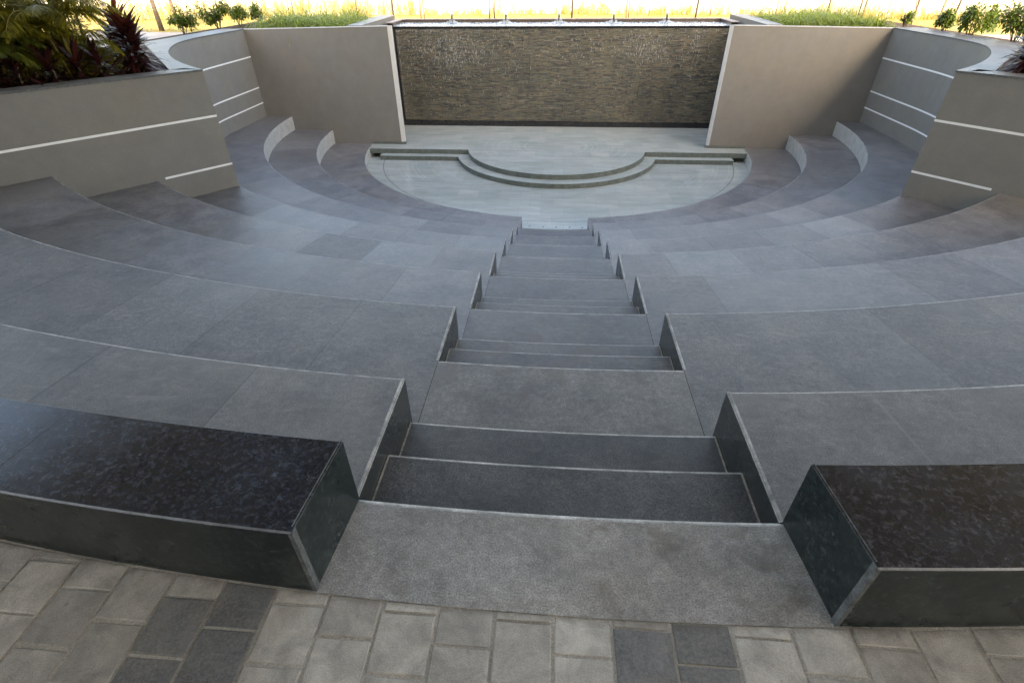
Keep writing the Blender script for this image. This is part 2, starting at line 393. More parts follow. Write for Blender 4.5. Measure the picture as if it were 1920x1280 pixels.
ORD = ['innermost', 'second innermost', 'third innermost', 'fourth from the stage', 'fourth from the top', 'third from the top', 'second from the top', 'topmost']
SLAB = [1.02, .98, 1.05, .95, .98, 1.0, .96, 1.0]
BV = .0078
for i in range(8):
    k = 7 - i
    where = {0: 'behind the two black benches, topmost of the eight', 1: 'second from the top, one step below the bench tier', 2: 'third from the top, ending at the radial planter walls',
             3: 'fourth from the top, ending at the radial planter walls', 4: 'fourth up from the stage, ending at the planter corners', 5: 'third up from the stage, ending at the wing walls',
             6: 'second up from the stage, ending at the wing walls', 7: 'lowest of the eight, curving round the pale stage floor'}[i]
    root = empty('seating_tier', (0, -R[i], Z[i]), 'curved grey granite seating tier, ' + where, 'seating tier', 'curved granite seating tiers')
    for s in (-1, 1):
        if i >= 5: phm = radians(90)
        else: phm = (PHL if s < 0 else PHR) + radians(2.5)
        xe = xl if s < 0 else xr
        mat = M['tier_near'] if i < 2 else M['tier']
        wst = .007 if i < 2 else .009 if i < 5 else .007
        rs = [R[i] + BV + wst, ST[i], RO[i] + .004]
        if i == 0: rs = [R[0] + BV + wst, ST[0]]
        n = 70
        mb = MB(); off = 7 * i + (3 if s > 0 else 40) + .16 + .03 * i - .84 / SLAB[i]
        def P(t, r, z):
            pe = asin(xe(r) / r); ph = pe + (s * phm - pe) * t
            return pt(r, ph, z), ph
        for a in range(n):
            t0, t1 = (a / n) ** 1.0, ((a + 1) / n) ** 1.0
            for r0, r1 in zip(rs, rs[1:]):
                q = [P(t0, r0, Z[i]), P(t1, r0, Z[i]), P(t1, r1, Z[i]), P(t0, r1, Z[i])]
                rr = [r0, r0, r1, r1]
                uv = [(abs(h) * R[i] / SLAB[i] + off, i + .5) for (_, h) in q]
                f = [c for c, _ in q]
                if s > 0: f = f[::1]; 
                else: f = f[::-1]; uv = uv[::-1]
                mb.face(f, 0, uv)
            q = [P(t0, R[i], Z[i] - .005)[0], P(t1, R[i], Z[i] - .005)[0], P(t1, R[i] + BV, Z[i])[0], P(t0, R[i] + BV, Z[i])[0]]
            mb.face(q if s > 0 else q[::-1], 1)
            q = [P(t0, R[i] + BV, Z[i])[0], P(t1, R[i] + BV, Z[i])[0], P(t1, R[i] + BV + wst, Z[i])[0], P(t0, R[i] + BV + wst, Z[i])[0]]
            mb.face(q if s > 0 else q[::-1], 1)
        mb.build('seat_slab', [mat, M['edge'] if i < 2 else M['edge_dim']], root)
        mb = MB(); zb = Z[i] - .47 if i < 7 else ZF - .01
        for a in range(n):
            t0, t1 = a / n, (a + 1) / n
            q = [P(t0, R[i], zb)[0], P(t1, R[i], zb)[0], P(t1, R[i], Z[i] - .005)[0], P(t0, R[i], Z[i] - .005)[0]]
            mb.face(q, 0)
        mb.build('riser', M['riser'], root)
        # polished panel lining the side of the aisle notch, with its sawn top edge
        mb = MB()
        x0, x1 = xe(R[i]), xe(ST[i]); y0, y1 = -sqrt(R[i]**2 - x0*x0), -sqrt(ST[i]**2 - x1*x1)
        e = -s * .004
        mb.face([(x0 + e, y0, zb), (x1 + e, y1, zb), (x1 + e, y1, Z[i] - .004), (x0 + e, y0, Z[i] - .004)], 0)
        mb.face([(x0 + e, y0, Z[i] - .004), (x1 + e, y1, Z[i] - .004), (x1 + s * .007, y1, Z[i] + .0025), (x0 + s * .007, y0, Z[i] + .0025)], 1)
        mb.face([(x0 + s * .007, y0, Z[i] + .0025), (x1 + s * .007, y1, Z[i] + .0025), (x1 + s * .016, y1, Z[i] + .0025), (x0 + s * .016, y0, Z[i] + .0025)], 1 if i < 4 else 0)
        mb.build('side_panel', [M['side'], M['edge']], root)
    # landing in the aisle, flush with the tier but for its joint
    mb = MB(); n = 16
    r0, r1 = (ST[0], BO + .004) if i == 0 else (ST[i], RO[i] - .003)
    g = .003
    wide = .1 if i == 0 else 0
    def Q(t, r, z):
        wd = wide if r > ST[0] - .001 and z == Z[0] else 0
        pa, pb = asin((xl(r) + g - wd) / r), asin((xr(r) - g + wd) / r)
        return pt(r, pa + (pb - pa) * t, z)
    for a in range(n):
        t0, t1 = a / n, (a + 1) / n
        mb.face([Q(t0, r0 + .014, Z[i]), Q(t1, r0 + .014, Z[i]), Q(t1, r0 + .021, Z[i]), Q(t0, r0 + .021, Z[i])], 1)
        mb.face([Q(t0, r0 + .021, Z[i]), Q(t1, r0 + .021, Z[i]), Q(t1, r1, Z[i]), Q(t0, r1, Z[i])][::-1][::-1], 0)
        mb.face([Q(t0, r0, Z[i] - .007), Q(t1, r0, Z[i] - .007), Q(t1, r0 + .014, Z[i]), Q(t0, r0 + .014, Z[i])], 1)
        mb.face([Q(t0, r0, Z[i] - .16), Q(t1, r0, Z[i] - .16), Q(t1, r0, Z[i] - .007), Q(t0, r0, Z[i] - .007)], 2)
    mb.build('landing', [M['landing'] if i == 0 else M['landing_mid'] if i == 1 else M['tread'], M['edge'], M['tread_dark'] if i < 2 else M['tread']], root)
    # two treads down to the next landing
    fl = empty('stair_flight', (0, -R[i], Z[i] - .45 if i < 7 else ZF),
               ['short flight of two dark granite steps between the topmost tiers, nearest the benches', 'short flight of two grey granite steps, second flight down the aisle',
                'short flight of two grey granite steps, third flight down the aisle', 'short flight of two grey granite steps, fourth flight down the aisle',
                'short flight of two grey granite steps, fourth flight up from the stage', 'short flight of two grey granite steps, third flight up from the stage',
                'short flight of two grey granite steps, second flight up from the stage', 'single last granite step of the aisle, down to the pale stage floor'][i], 'steps', 'stair flights of the central aisle')
    mid = R[i] + (ST[i] - R[i]) * .52
    tr = [(mid, ST[i], Z[i] - .15), (R[i] + .035, mid, Z[i] - .30)] if i < 7 else [(6.82, ST[7], Z[7] - .155)]
    for (ra, rb, zz) in tr:
        mb = MB()
        nm = M['tread_dark'] if i == 0 else M['tread']
        g = .006
        for a in range(n):
            t0, t1 = a / n, (a + 1) / n
            mb.face([Q(t0, ra + .010, zz), Q(t1, ra + .010, zz), Q(t1, ra + .016, zz), Q(t0, ra + .016, zz)], 1)
            mb.face([Q(t0, ra + .016, zz), Q(t1, ra + .016, zz), Q(t1, rb, zz), Q(t0, rb, zz)], 0)
            mb.face([Q(t0, ra, zz - .006), Q(t1, ra, zz - .006), Q(t1, ra + .010, zz), Q(t0, ra + .010, zz)], 1)
            mb.face([Q(t0, ra, zz - .17), Q(t1, ra, zz - .17), Q(t1, ra, zz - .006), Q(t0, ra, zz - .006)], 0)
        if i < 5:
            for xe, s in ((xl, 1), (xr, -1)):
                xa, xb = xe(ra) + s * .006, xe(rb) + s * .006
                ya, yb = -sqrt(ra*ra - xa*xa), -sqrt(rb*rb - xb*xb)
                q = [(xa, ya - .01, zz + .002), (xa + s * .011, ya - .01, zz + .002), (xb + s * .011, yb + .002, zz + .002), (xb, yb + .002, zz + .002)]
                mb.face(q if s > 0 else q[::-1], 2)
        mb.build('tread', [nm, M['edge'], M['grout']], fl)

# ------------------------------------------------------------------ benches
def bench(s, label, mt):
    def xe(r): return (-.823 - (r - 17.35) * .075) if s < 0 else (.953 + (r - 17.35) * .095)
    root = empty('granite_bench', (s * 5, -16.8, 0), label, 'bench', 'black granite benches')
    H = .36; phm = (PHL if s < 0 else PHR) + .01; n = 90; rin, rout = 17.345, BO
    def P(t, r, z, dx=0.0):
        pe = asin((xe(r) + dx) / r); return pt(r, pe + (s * phm - pe) * t, z)
    def fc(mb, q, mi): mb.face(q if s > 0 else q[::-1], mi)
    top = MB(); fr = MB(); bk = MB()
    joints = [1.28 / rout * k for k in range(1, 9)]
    for a in range(n):
        t0, t1 = a / n, (a + 1) / n
        c = .006
        fc(top, [P(t0, rin + .005, H), P(t1, rin + .005, H), P(t1, rout - c, H), P(t0, rout - c, H)], 0)
        fc(top, [P(t0, rin, H - .005), P(t1, rin, H - .005), P(t1, rin + .005, H), P(t0, rin + .005, H)], 1)
        fc(top, [P(t0, rout - c, H), P(t1, rout - c, H), P(t1, rout, H - c), P(t0, rout, H - c)], 1)
        fc(top, [P(t0, rout, H - c), P(t1, rout, H - c), P(t1, rout, H - .012), P(t0, rout, H - .012)], 0)
        fc(bk, [P(t0, rin, 0), P(t1, rin, 0), P(t1, rin, H - .005), P(t0, rin, H - .005)], 0)
        fc(fr, [P(t0, rout, H - .012), P(t1, rout, H - .012), P(t1, rout, -.01), P(t0, rout, -.01)], 0)
    # hairline joints between bench slabs
    for j in joints:
        ph = s * (j + .045)
        a, b = ph - .0016 / 17, ph + .0016 / 17
        top.face([pt(rin + .005, a, H + .0008), pt(rout - .006, a, H + .0008), pt(rout - .006, b, H + .0008), pt(rin + .005, b, H + .0008)], 2)
    top.build('top_slab', [mt, M['bench_edge'], M['sawn']], root)
    fr.build('front_panel', M['bench_front'], root)
    bk.build('back_panel', M['side'], root)
    en = MB(); r2 = rout - .024
    def E(r, z, d=0.0): x = xe(r) + d; return (x, -sqrt(r*r - x*x), z)
    i_ = -s * .004
    fc(en, [E(rin, -.001), E(r2, -.001), E(r2, H - .004), E(rin, H - .004)][::-1], 0)
    fc(en, [E(rin, H - .004), E(r2, H - .004), E(r2, H + .002, s * .010), E(rin, H + .002, s * .010)][::-1], 1)
    en.build('end_panel', [M['bench_front'], M['sawn']], root)
    ed = MB()       # thickness of the front panel showing at the mitre
    fc(ed, [E(r2, 0, i_), E(rout, 0, i_), E(rout, H - .009, i_), E(rout - .007, H - .001, i_), E(r2, H - .001, i_)][::-1], 0)
    fc(ed, [E(r2, H - .001, i_), E(rout - .007, H - .001, i_), E(rout - .007, H - .001, s * .012), E(r2, H - .001, s * .012)][::-1], 0)
    fc(ed, [E(rout - .007, H - .001, i_), E(rout, H - .009, i_), E(rout, H - .009, s * .012), E(rout - .007, H - .001, s * .012)][::-1], 0)
    fc(ed, [E(rout, 0, i_), E(rout, 0, s * .012), E(rout, H - .008, s * .012), E(rout, H - .008, i_)][::-1], 0)
    ed.build('panel_edge', M['sawn'], root)
bench(-1, 'black speckled granite bench left of the top steps, standing on the block paving', M['bench'])
bench(1, 'brown-black speckled granite bench right of the top steps, standing on the block paving', M['bench2'])

# ------------------------------------------------------------------ block paving
def clip(poly, nrm, d):      # keep the side where p.n >= d
    o = []
    for a, b in zip(poly, poly[1:] + poly[:1]):
        da, db = a[0]*nrm[0] + a[1]*nrm[1] - d, b[0]*nrm[0] + b[1]*nrm[1] - d
        if da >= 0: o.append(a)
        if (da >= 0) != (db >= 0):
            t = da / (da - db); o.append((a[0] + (b[0]-a[0])*t, a[1] + (b[1]-a[1])*t))
    return o
DARK = [(-1.32, -17.85), (-1.10, -17.80), (-1.30, -18.0), (-1.10, -17.97), (.32, -17.86), (.52, -17.79), (.52, -17.93)]
MIDD = [(-.31, -17.83), (-1.7, -17.85), (-1.5, -17.95), (1.7, -18.0)]
mb = MB(); rnd = random.Random(5)
PX, PY = .2033, .2005
for c in range(-44, 45):
    x0 = .017 + c * PX
    for k in range(-18, 22):
        y1 = -17.788 - (.1 if c % 2 == 0 else 0.0) * (1) - k * PY
        y0 = y1 - PY
        jx, jy = rnd.uniform(-.003, .003), rnd.uniform(-.003, .003)
        g = .0038
        poly = [(x0 + g + jx, y0 + g + jy), (x0 + PX - g + jx, y0 + g + jy), (x0 + PX - g + jx, y1 - g + jy), (x0 + g + jx, y1 - g + jy)]
        cx, cy = x0 + PX / 2, (y0 + y1) / 2; r = hypot(cx, cy)
        if r < 17.55 or r > 22: 
            if r < 17.55: continue
        if abs(atan2(cx, -cy)) > radians(40): continue
        nr = (cx / r, cy / r)
        poly = clip(poly, nr, BO + .008)
        if len(poly) < 3: continue
        area = abs(sum(a[0]*b[1] - b[0]*a[1] for a, b in zip(poly, poly[1:] + poly[:1]))) / 2
        if area < .0012: continue
        tint = rnd.uniform(.38, 1.0)
        if any(x0 <= dx <= x0 + PX and y0 <= dy <= y1 for dx, dy in DARK) or (abs(cx) > 2.2 and rnd.random() < .07): tint = rnd.uniform(.0, .18)
        elif any(x0 <= dx <= x0 + PX and y0 <= dy <= y1 for dx, dy in MIDD): tint = .33
        mb.tint = tint
        zt = rnd.uniform(-.002, .002); tx, ty = rnd.uniform(-.008, .008), rnd.uniform(-.008, .008)
        ccx = sum(a[0] for a in poly) / len(poly); ccy = sum(a[1] for a in poly) / len(poly)
        def ins(d, z):
            o = []
            for a in poly:
                vx, vy = ccx - a[0], ccy - a[1]; l = hypot(vx, vy)
                o.append((a[0] + vx / l * d, a[1] + vy / l * d, z + zt + tx * (a[0] - ccx) + ty * (a[1] - ccy)))
            return o
        rings = [ins(0, -.02), ins(0, -.006), ins(.003, -.002), ins(.008, .001)]
        ids = [[mb.vert(p) for p in rg] for rg in rings]
        nn = len(poly)
        for ra, rb in zip(ids, ids[1:]):
            for q in range(nn): mb.idx((ra[q], ra[(q + 1) % nn], rb[(q + 1) % nn], rb[q]), 0)
        mb.idx(ids[-1], 0)
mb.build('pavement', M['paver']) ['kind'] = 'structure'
mb = MB(); n = 60
for a in range(n):
    p0, p1 = radians(-44 + 88 * a / n), radians(-44 + 88 * (a + 1) / n)
    mb.face([pt(BO - .06, p0, -.0028), pt(BO - .06, p1, -.0028), pt(60, p1, -.0028), pt(60, p0, -.0028)][::-1])
o = mb.build('sandy_ground', M['mortar']); o['kind'] = 'structure'

# ------------------------------------------------------------------ stage floor and platform
mb = MB(); n = 96
ring = [pt(6.6, radians(-100 + 200 * a / n), ZF) for a in range(n + 1)]
mb.face([(x, y, z) for x, y, z in ring])
mb.face([(-.80, -6.9, ZF - .001), (.95, -6.9, ZF - .001), (.95, -6.2, ZF - .001), (-.80, -6.2, ZF - .001)])
mb.face([(-.80, -7.0, ZF - .002), (.95, -7.0, ZF - .002), (.95, -6.4, ZF - .002), (-.80, -6.4, ZF - .002)])
fl = mb.build('stage_floor', M['kota']); fl['kind'] = 'structure'
for x in (-.56, -.21, .12, .46, .79):
    q = MB(); q.prism([(x + .022 * cos(2*pi*k/10), -6.335 + .028 * abs(x - .1) + .022 * sin(2*pi*k/10)) for k in range(10)], ZF, ZF + .004)
    q.build('drain_plug', M['pipe'], fl)

CX, CY = .06, -.05
def plat_poly(yf, r, xa, xb, yback, nseg=56):
    a0 = asin((CY - yf) / r) if abs(CY - yf) < r else 0
    pts = [(xa, yback), (xa, yf)]
    for k in range(nseg + 1):
        a = pi + a0 + (pi - 2 * a0) * k / nseg
        pts.append((CX + r * cos(a), CY + r * sin(a)))
    pts += [(xb, yf), (xb, yback)]
    return pts
plat = empty('stage_platform', (CX, -.6, ZF), 'low pale green stone platform with rounded apron before the water wall', 'platform')
mb = MB(); mb.prism(plat_poly(-.575, 3.07, -6.53, 6.53, 3.0), ZP - .16, ZP, 0, 1); mb.build('deck', [M['kota'], M['kota_dark']], plat)
mb = MB(); pl = plat_poly(-.875, 3.44, -6.03, 5.99, -.3); mb.prism(pl, ZF - .01, ZP - .155, 0, 1); mb.build('lower_step', [M['kota'], M['kota_dark']], plat)

# ------------------------------------------------------------------ water wall
ww = empty('water_wall', (0, 2.85, ZP), 'stacked slate water wall with overflowing trough along its top', 'water wall')
rnd = random.Random(8); mb = MB()
z = ZP + .19
while z < .165:
    h = rnd.choice((.018, .022, .026, .03, .034)); h = min(h, .17 - z)
    x = -5.98 - rnd.uniform(0, .3)
    while x < 5.98:
        w = rnd.choice((.05, .08, .11, .15, .2, .26)); x1 = min(x + w, 5.98); xa = max(x, -5.98)
        if x1 - xa > .01:
            d = rnd.uniform(.0, .028); t = rnd.random(); mb.tint = t
            y = 2.84 - d; g = .0015
            mb.face([(xa + g, y, z + g), (x1 - g, y, z + g), (x1 - g, y, z + h - g), (xa + g, y, z + h - g)])
            mb.face([(xa + g, y, z + h - g), (x1 - g, y, z + h - g), (x1 - g, 2.86, z + h - g), (xa + g, 2.86, z + h - g)])
            mb.face([(xa + g, 2.86, z + g), (x1 - g, 2.86, z + g), (x1 - g, y, z + g), (xa + g, y, z + g)])
            mb.face([(xa + g, 2.86, z + g), (xa + g, y, z + g), (xa + g, y, z + h - g), (xa + g, 2.86, z + h - g)])
            mb.face([(x1 - g, y, z + g), (x1 - g, 2.86, z + g), (x1 - g, 2.86, z + h - g), (x1 - g, y, z + h - g)])
        x = x1
    z += h
mb.build('slate_cladding', M['slate'], ww)
mb = MB(); mb.box(-6.3, 6.3, 2.855, 3.02, ZP - .1, .19, 0); mb.build('backing', M['black'], ww)
mb = MB(); mb.box(-6.1, 6.1, 2.79, 2.853, ZP, ZP + .185, 0); mb.build('plinth', M['black'], ww)
for xa, xb in ((-6.3, -5.983), (5.983, 6.3)):
    mb = MB(); mb.box(xa, xb, 2.80, 2.853, ZP + .187, .17, 0); mb.build('jamb', M['black'], ww)
mb = MB(); mb.box(-6.3, 6.3, 2.80, 3.0, .192, .238, 0); mb.build('lip', M['black'], ww)
mb = MB()
mb.box(-6.3, 6.3, 4.5, 4.72, -.4, .335, 0); mb.box(-6.3, -6.08, 3.002, 4.498, -.4, .335, 0); mb.box(6.08, 6.3, 3.002, 4.498, -.4, .335, 0)
mb.box(-6.32, 6.32, 4.48, 4.74, .337, .362, 1); mb.box(-6.32, -6.06, 2.86, 4.478, .337, .362, 1); mb.box(6.06, 6.32, 2.86, 4.478, .337, .362, 1)
mb.build('trough_rim', [M['rim'], M['rimtop']], ww)
mb = MB(); nx, ny = 150, 18
rw = random.Random(3); jets = [-4.03, -1.98, .013, 2.03, 3.97]
hh = {}
for a in range(nx + 1):
    for b in range(ny + 1):
        x, y = -6.08 + 12.16 * a / nx, 2.80 + 1.70 * b / ny
        dmin = min(hypot(x - j, (y - 3.9)) for j in jets)
        amp = .010 + .030 * math.exp(-(dmin / .5) ** 2)
        hh[a, b] = mb.vert((x, y, .244 + (rw.uniform(-1, 1) * amp if b > 1 else 0)))
for a in range(nx):
    for b in range(ny): mb.idx((hh[a, b], hh[a+1, b], hh[a+1, b+1], hh[a, b+1]))
mb.build('trough_water', M['water'], ww, True)
# strands of falling water, coloured pale to stand in for its highlights
mb = MB(); rnd = random.Random(21)
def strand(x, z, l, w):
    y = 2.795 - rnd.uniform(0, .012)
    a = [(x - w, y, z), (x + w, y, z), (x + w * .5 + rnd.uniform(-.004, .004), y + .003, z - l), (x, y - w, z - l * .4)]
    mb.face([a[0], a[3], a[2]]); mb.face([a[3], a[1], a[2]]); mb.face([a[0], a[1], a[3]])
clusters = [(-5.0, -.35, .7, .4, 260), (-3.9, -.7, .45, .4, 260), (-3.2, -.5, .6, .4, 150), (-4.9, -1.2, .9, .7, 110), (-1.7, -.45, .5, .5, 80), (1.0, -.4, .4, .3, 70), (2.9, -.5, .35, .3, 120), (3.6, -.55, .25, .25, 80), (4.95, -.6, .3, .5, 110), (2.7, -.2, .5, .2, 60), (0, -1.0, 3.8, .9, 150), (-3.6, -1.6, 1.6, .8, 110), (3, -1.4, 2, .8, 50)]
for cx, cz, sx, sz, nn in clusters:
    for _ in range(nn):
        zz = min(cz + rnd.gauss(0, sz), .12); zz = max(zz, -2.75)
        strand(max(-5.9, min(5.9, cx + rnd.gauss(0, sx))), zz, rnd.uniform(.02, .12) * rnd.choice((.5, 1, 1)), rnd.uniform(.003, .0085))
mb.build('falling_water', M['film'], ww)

names = ['leftmost of the five', 'second from the left of the five', 'middle one of the five', 'second from the right of the five', 'rightmost of the five']
for ji, j in enumerate(jets):
    rnd = random.Random(40 + ji)
    f = empty('fountain_jet', (j, 3.9, .24), 'white bubbling fountain jet in the trough, ' + names[ji], 'fountain jet', 'fountain jets in the trough')
    mb = MB(); mb.tube([(j, 3.9, .16), (j, 3.9, .52)], [.032, .032], 12); mb.tube([(j, 3.9, .50), (j, 3.9, .535)], [.040, .036], 12); mb.build('nozzle', M['pipe'], f, False)
    mb = MB()
    pts = [(j + rnd.uniform(-.01, .01), 3.9 + rnd.uniform(-.01, .01), .50 + .045 * k) for k in range(10)]
    mb.tube(pts, [(.042 + .030 * sin(pi * min(1, k / 8)) ) * rnd.uniform(.85, 1.15) * (1 if k < 8 else .55) for k in range(10)], 10)
    for _ in range(70):       # drops thrown off the head of the jet
        a, r_, zz = rnd.uniform(0, 2*pi), abs(rnd.gauss(0, .06)), rnd.uniform(.45, .97)
        c = Vector((j + r_ * cos(a), 3.9 + r_ * sin(a), zz)); e = rnd.uniform(.004, .012)
        mb.face([c + Vector((e, 0, 0)), c + Vector((0, e, 0)), c + Vector((0, 0, e * 2))]); mb.face([c + Vector((-e, 0, 0)), c + Vector((0, e, 0)), c + Vector((0, 0, e * 2))])
    mb.build('water_column', M['foam'], f, True)
    mb = MB()
    for _ in range(16):        # skirts of falling water and the splash ring
        a = rnd.uniform(0, 2*pi); r0 = rnd.uniform(.045, .06); r1 = rnd.uniform(.08, .17); tp = rnd.uniform(.36, .50)
        mb.tube([(j + r0*cos(a), 3.9 + r0*sin(a), tp), (j + (r0+r1)*.55*cos(a), 3.9 + (r0+r1)*.55*sin(a), (tp + .25)/2 + .03), (j + r1*cos(a), 3.9 + r1*sin(a), .25)], [.004, .005, .007], 5)
    for _ in range(130):
        a, r_ = rnd.uniform(0, 2*pi), rnd.uniform(.05, .34); c = Vector((j + r_*cos(a), 3.9 + r_*sin(a), .25 + rnd.uniform(0, .10) * (1 - r_ * 2))); e = rnd.uniform(.006, .02)
        mb.tube([c, c + Vector((rnd.uniform(-e, e), rnd.uniform(-e, e), e))], [e, e * .5], 5)
    mb.build('splash', M['foam'], f, True)['kind'] = 'stuff'

# ------------------------------------------------------------------ wing walls with their grass boxes
def wing(s, label):
    xc = -XL if s < 0 else XR
    root = empty('wing_planter', (s * 7.7, 0, -2.2), label, 'wall')
    xe = -5.45 if s < 0 else 5.33           # where the chamfered end begins
    xt = s * (5.33 if s < 0 else 5.245)
    zc, ze = .37, .465                       # top rises slightly towards the water wall
    mb = MB()
    def fc(q): mb.face(q if s < 0 else q[::-1], 0)
    zb = ZP + .085
    xo = s * 11.0
    xm = s * 6.55; zm = zc + (ze - zc) * (xm - xo) / (xe - xo)
    fc([(xm, 0, zb), (xe, 0, zb), (xe, 0, ze), (xm, 0, zm)])
    fc([(xo, 0, -3.3), (xm, 0, -3.3), (xm, 0, zm), (xo, 0, zc)])
    fc([(xo, 0, zc), (xe, 0, ze), (xe, .16, ze), (xo, .16, zc)])
    fc([(xe, .16, zb), (xo, .16, zb), (xo, .16, zc), (xe, .16, ze)])
    mb.build('front_wall', M['wall'], root)
    mb = MB()
    fc([(xe, 0, zb), (xt, .055, zb), (xt, .055, ze), (xe, 0, ze)])
    fc([(xt, .055, zb), (xt, .16, zb), (xt, .16, ze), (xt, .055, ze)])
    fc([(xt, .16, zb), (xe, .16, zb), (xe, .16, ze), (xt, .16, ze)])
    fc([(xe, 0, ze), (xt, .055, ze), (xt, .16, ze), (xe, .16, ze)])
    mb.build('end_chamfer', M['trim'], root)
    mb = MB(); a, b = sorted((s * 6.56, xt - s * .02)); mb.box(a, b, .01, .14, ZP, zb - .001, 0); mb.build('plinth', M['kota_dark'], root)
    mb = MB(); a, b = sorted((s * 11.0, xe)); mb.box(a, b, -.006, .17, .0, .0) if False else None
    # thin pale coping line on the wall head
    fc([(xo, -.008, zc + .004), (xe, -.008, ze + .004), (xe, .17, ze + .004), (xo, .17, zc + .004)])
    fc([(xo, -.008, zc - .012), (xe, -.008, ze - .012), (xe, -.008, ze + .004), (xo, -.008, zc + .004)])
    mb.build('coping', M['trim'], root)
    # return wall running back beside the trough
    xa, xb = s * 6.37, s * 6.80; xa2, xb2 = s * 6.50, s * 7.10
    mb = MB(); zt = .45
    poly = [(xa, .162), (xb, .162), (xb2, 4.9), (xa2, 4.9)]
    if s < 0: poly = poly[::-1]
    mb.prism(poly, -3.2, zt, 0); mb.build('return_wall', M['wall'], root)
    mb = MB(); poly = [(xa - s * .01, .165), (xb + s * .01, .165), (xb2 + s * .01, 4.91), (xa2 - s * .01, 4.91)]
    mb.prism(poly if s > 0 else poly[::-1], zt + .002, zt + .02, 0); mb.build('return_coping', M['coping'], root)
    mb = MB(); a, b = sorted((s * 6.8, s * 10.9)); mb.box(a, b, 4.75, 4.9, -.2, .40, 0); mb.build('rear_wall', M['wall'], root)
    mb = MB(); a, b = sorted((s * 6.75, s * 10.9)); mb.face([(a, .165, .30), (b, .165, .30), (b, 4.74, .30), (a, 4.74, .30)]); mb.build('soil', M['soil'], root)
    # ribbon grass filling the box
    g = MB(); rnd = random.Random(60 + s)
    for _ in range(240):
        bx, by = s * rnd.uniform(6.95, 10.2), .80 + 3.7 * rnd.random() ** 1.35
        if abs(bx) < 6.95 + by * .07: continue
        hgt = rnd.uniform(.75, 1.3) * (1.0 + .25 * sin(bx * 2.1) * cos(by * 1.7))
        for _ in range(rnd.randint(26, 40)):
            a = rnd.uniform(0, 2*pi); el = rnd.uniform(.55, 1.32)
            g.tint = rnd.random()
            d = (cos(a) * cos(el), sin(a) * cos(el), sin(el))
            g.blade((bx + rnd.uniform(-.03, .03), by + rnd.uniform(-.03, .03), .30), d, rnd.uniform(.55, 1.05) * hgt, rnd.uniform(.018, .032), rnd.uniform(1.8, 3.6), 6)
    tag(g.build('ribbon_grass', M['grass']), 'bright green ribbon grass filling the box behind the %s wing wall' % ('left' if s < 0 else 'right'), 'grass', None, 'stuff')
wing(-1, 'plain beige rendered wing wall left of the water wall, with a grass box behind')
wing(1, 'plain beige rendered wing wall right of the water wall, with a grass box behind')

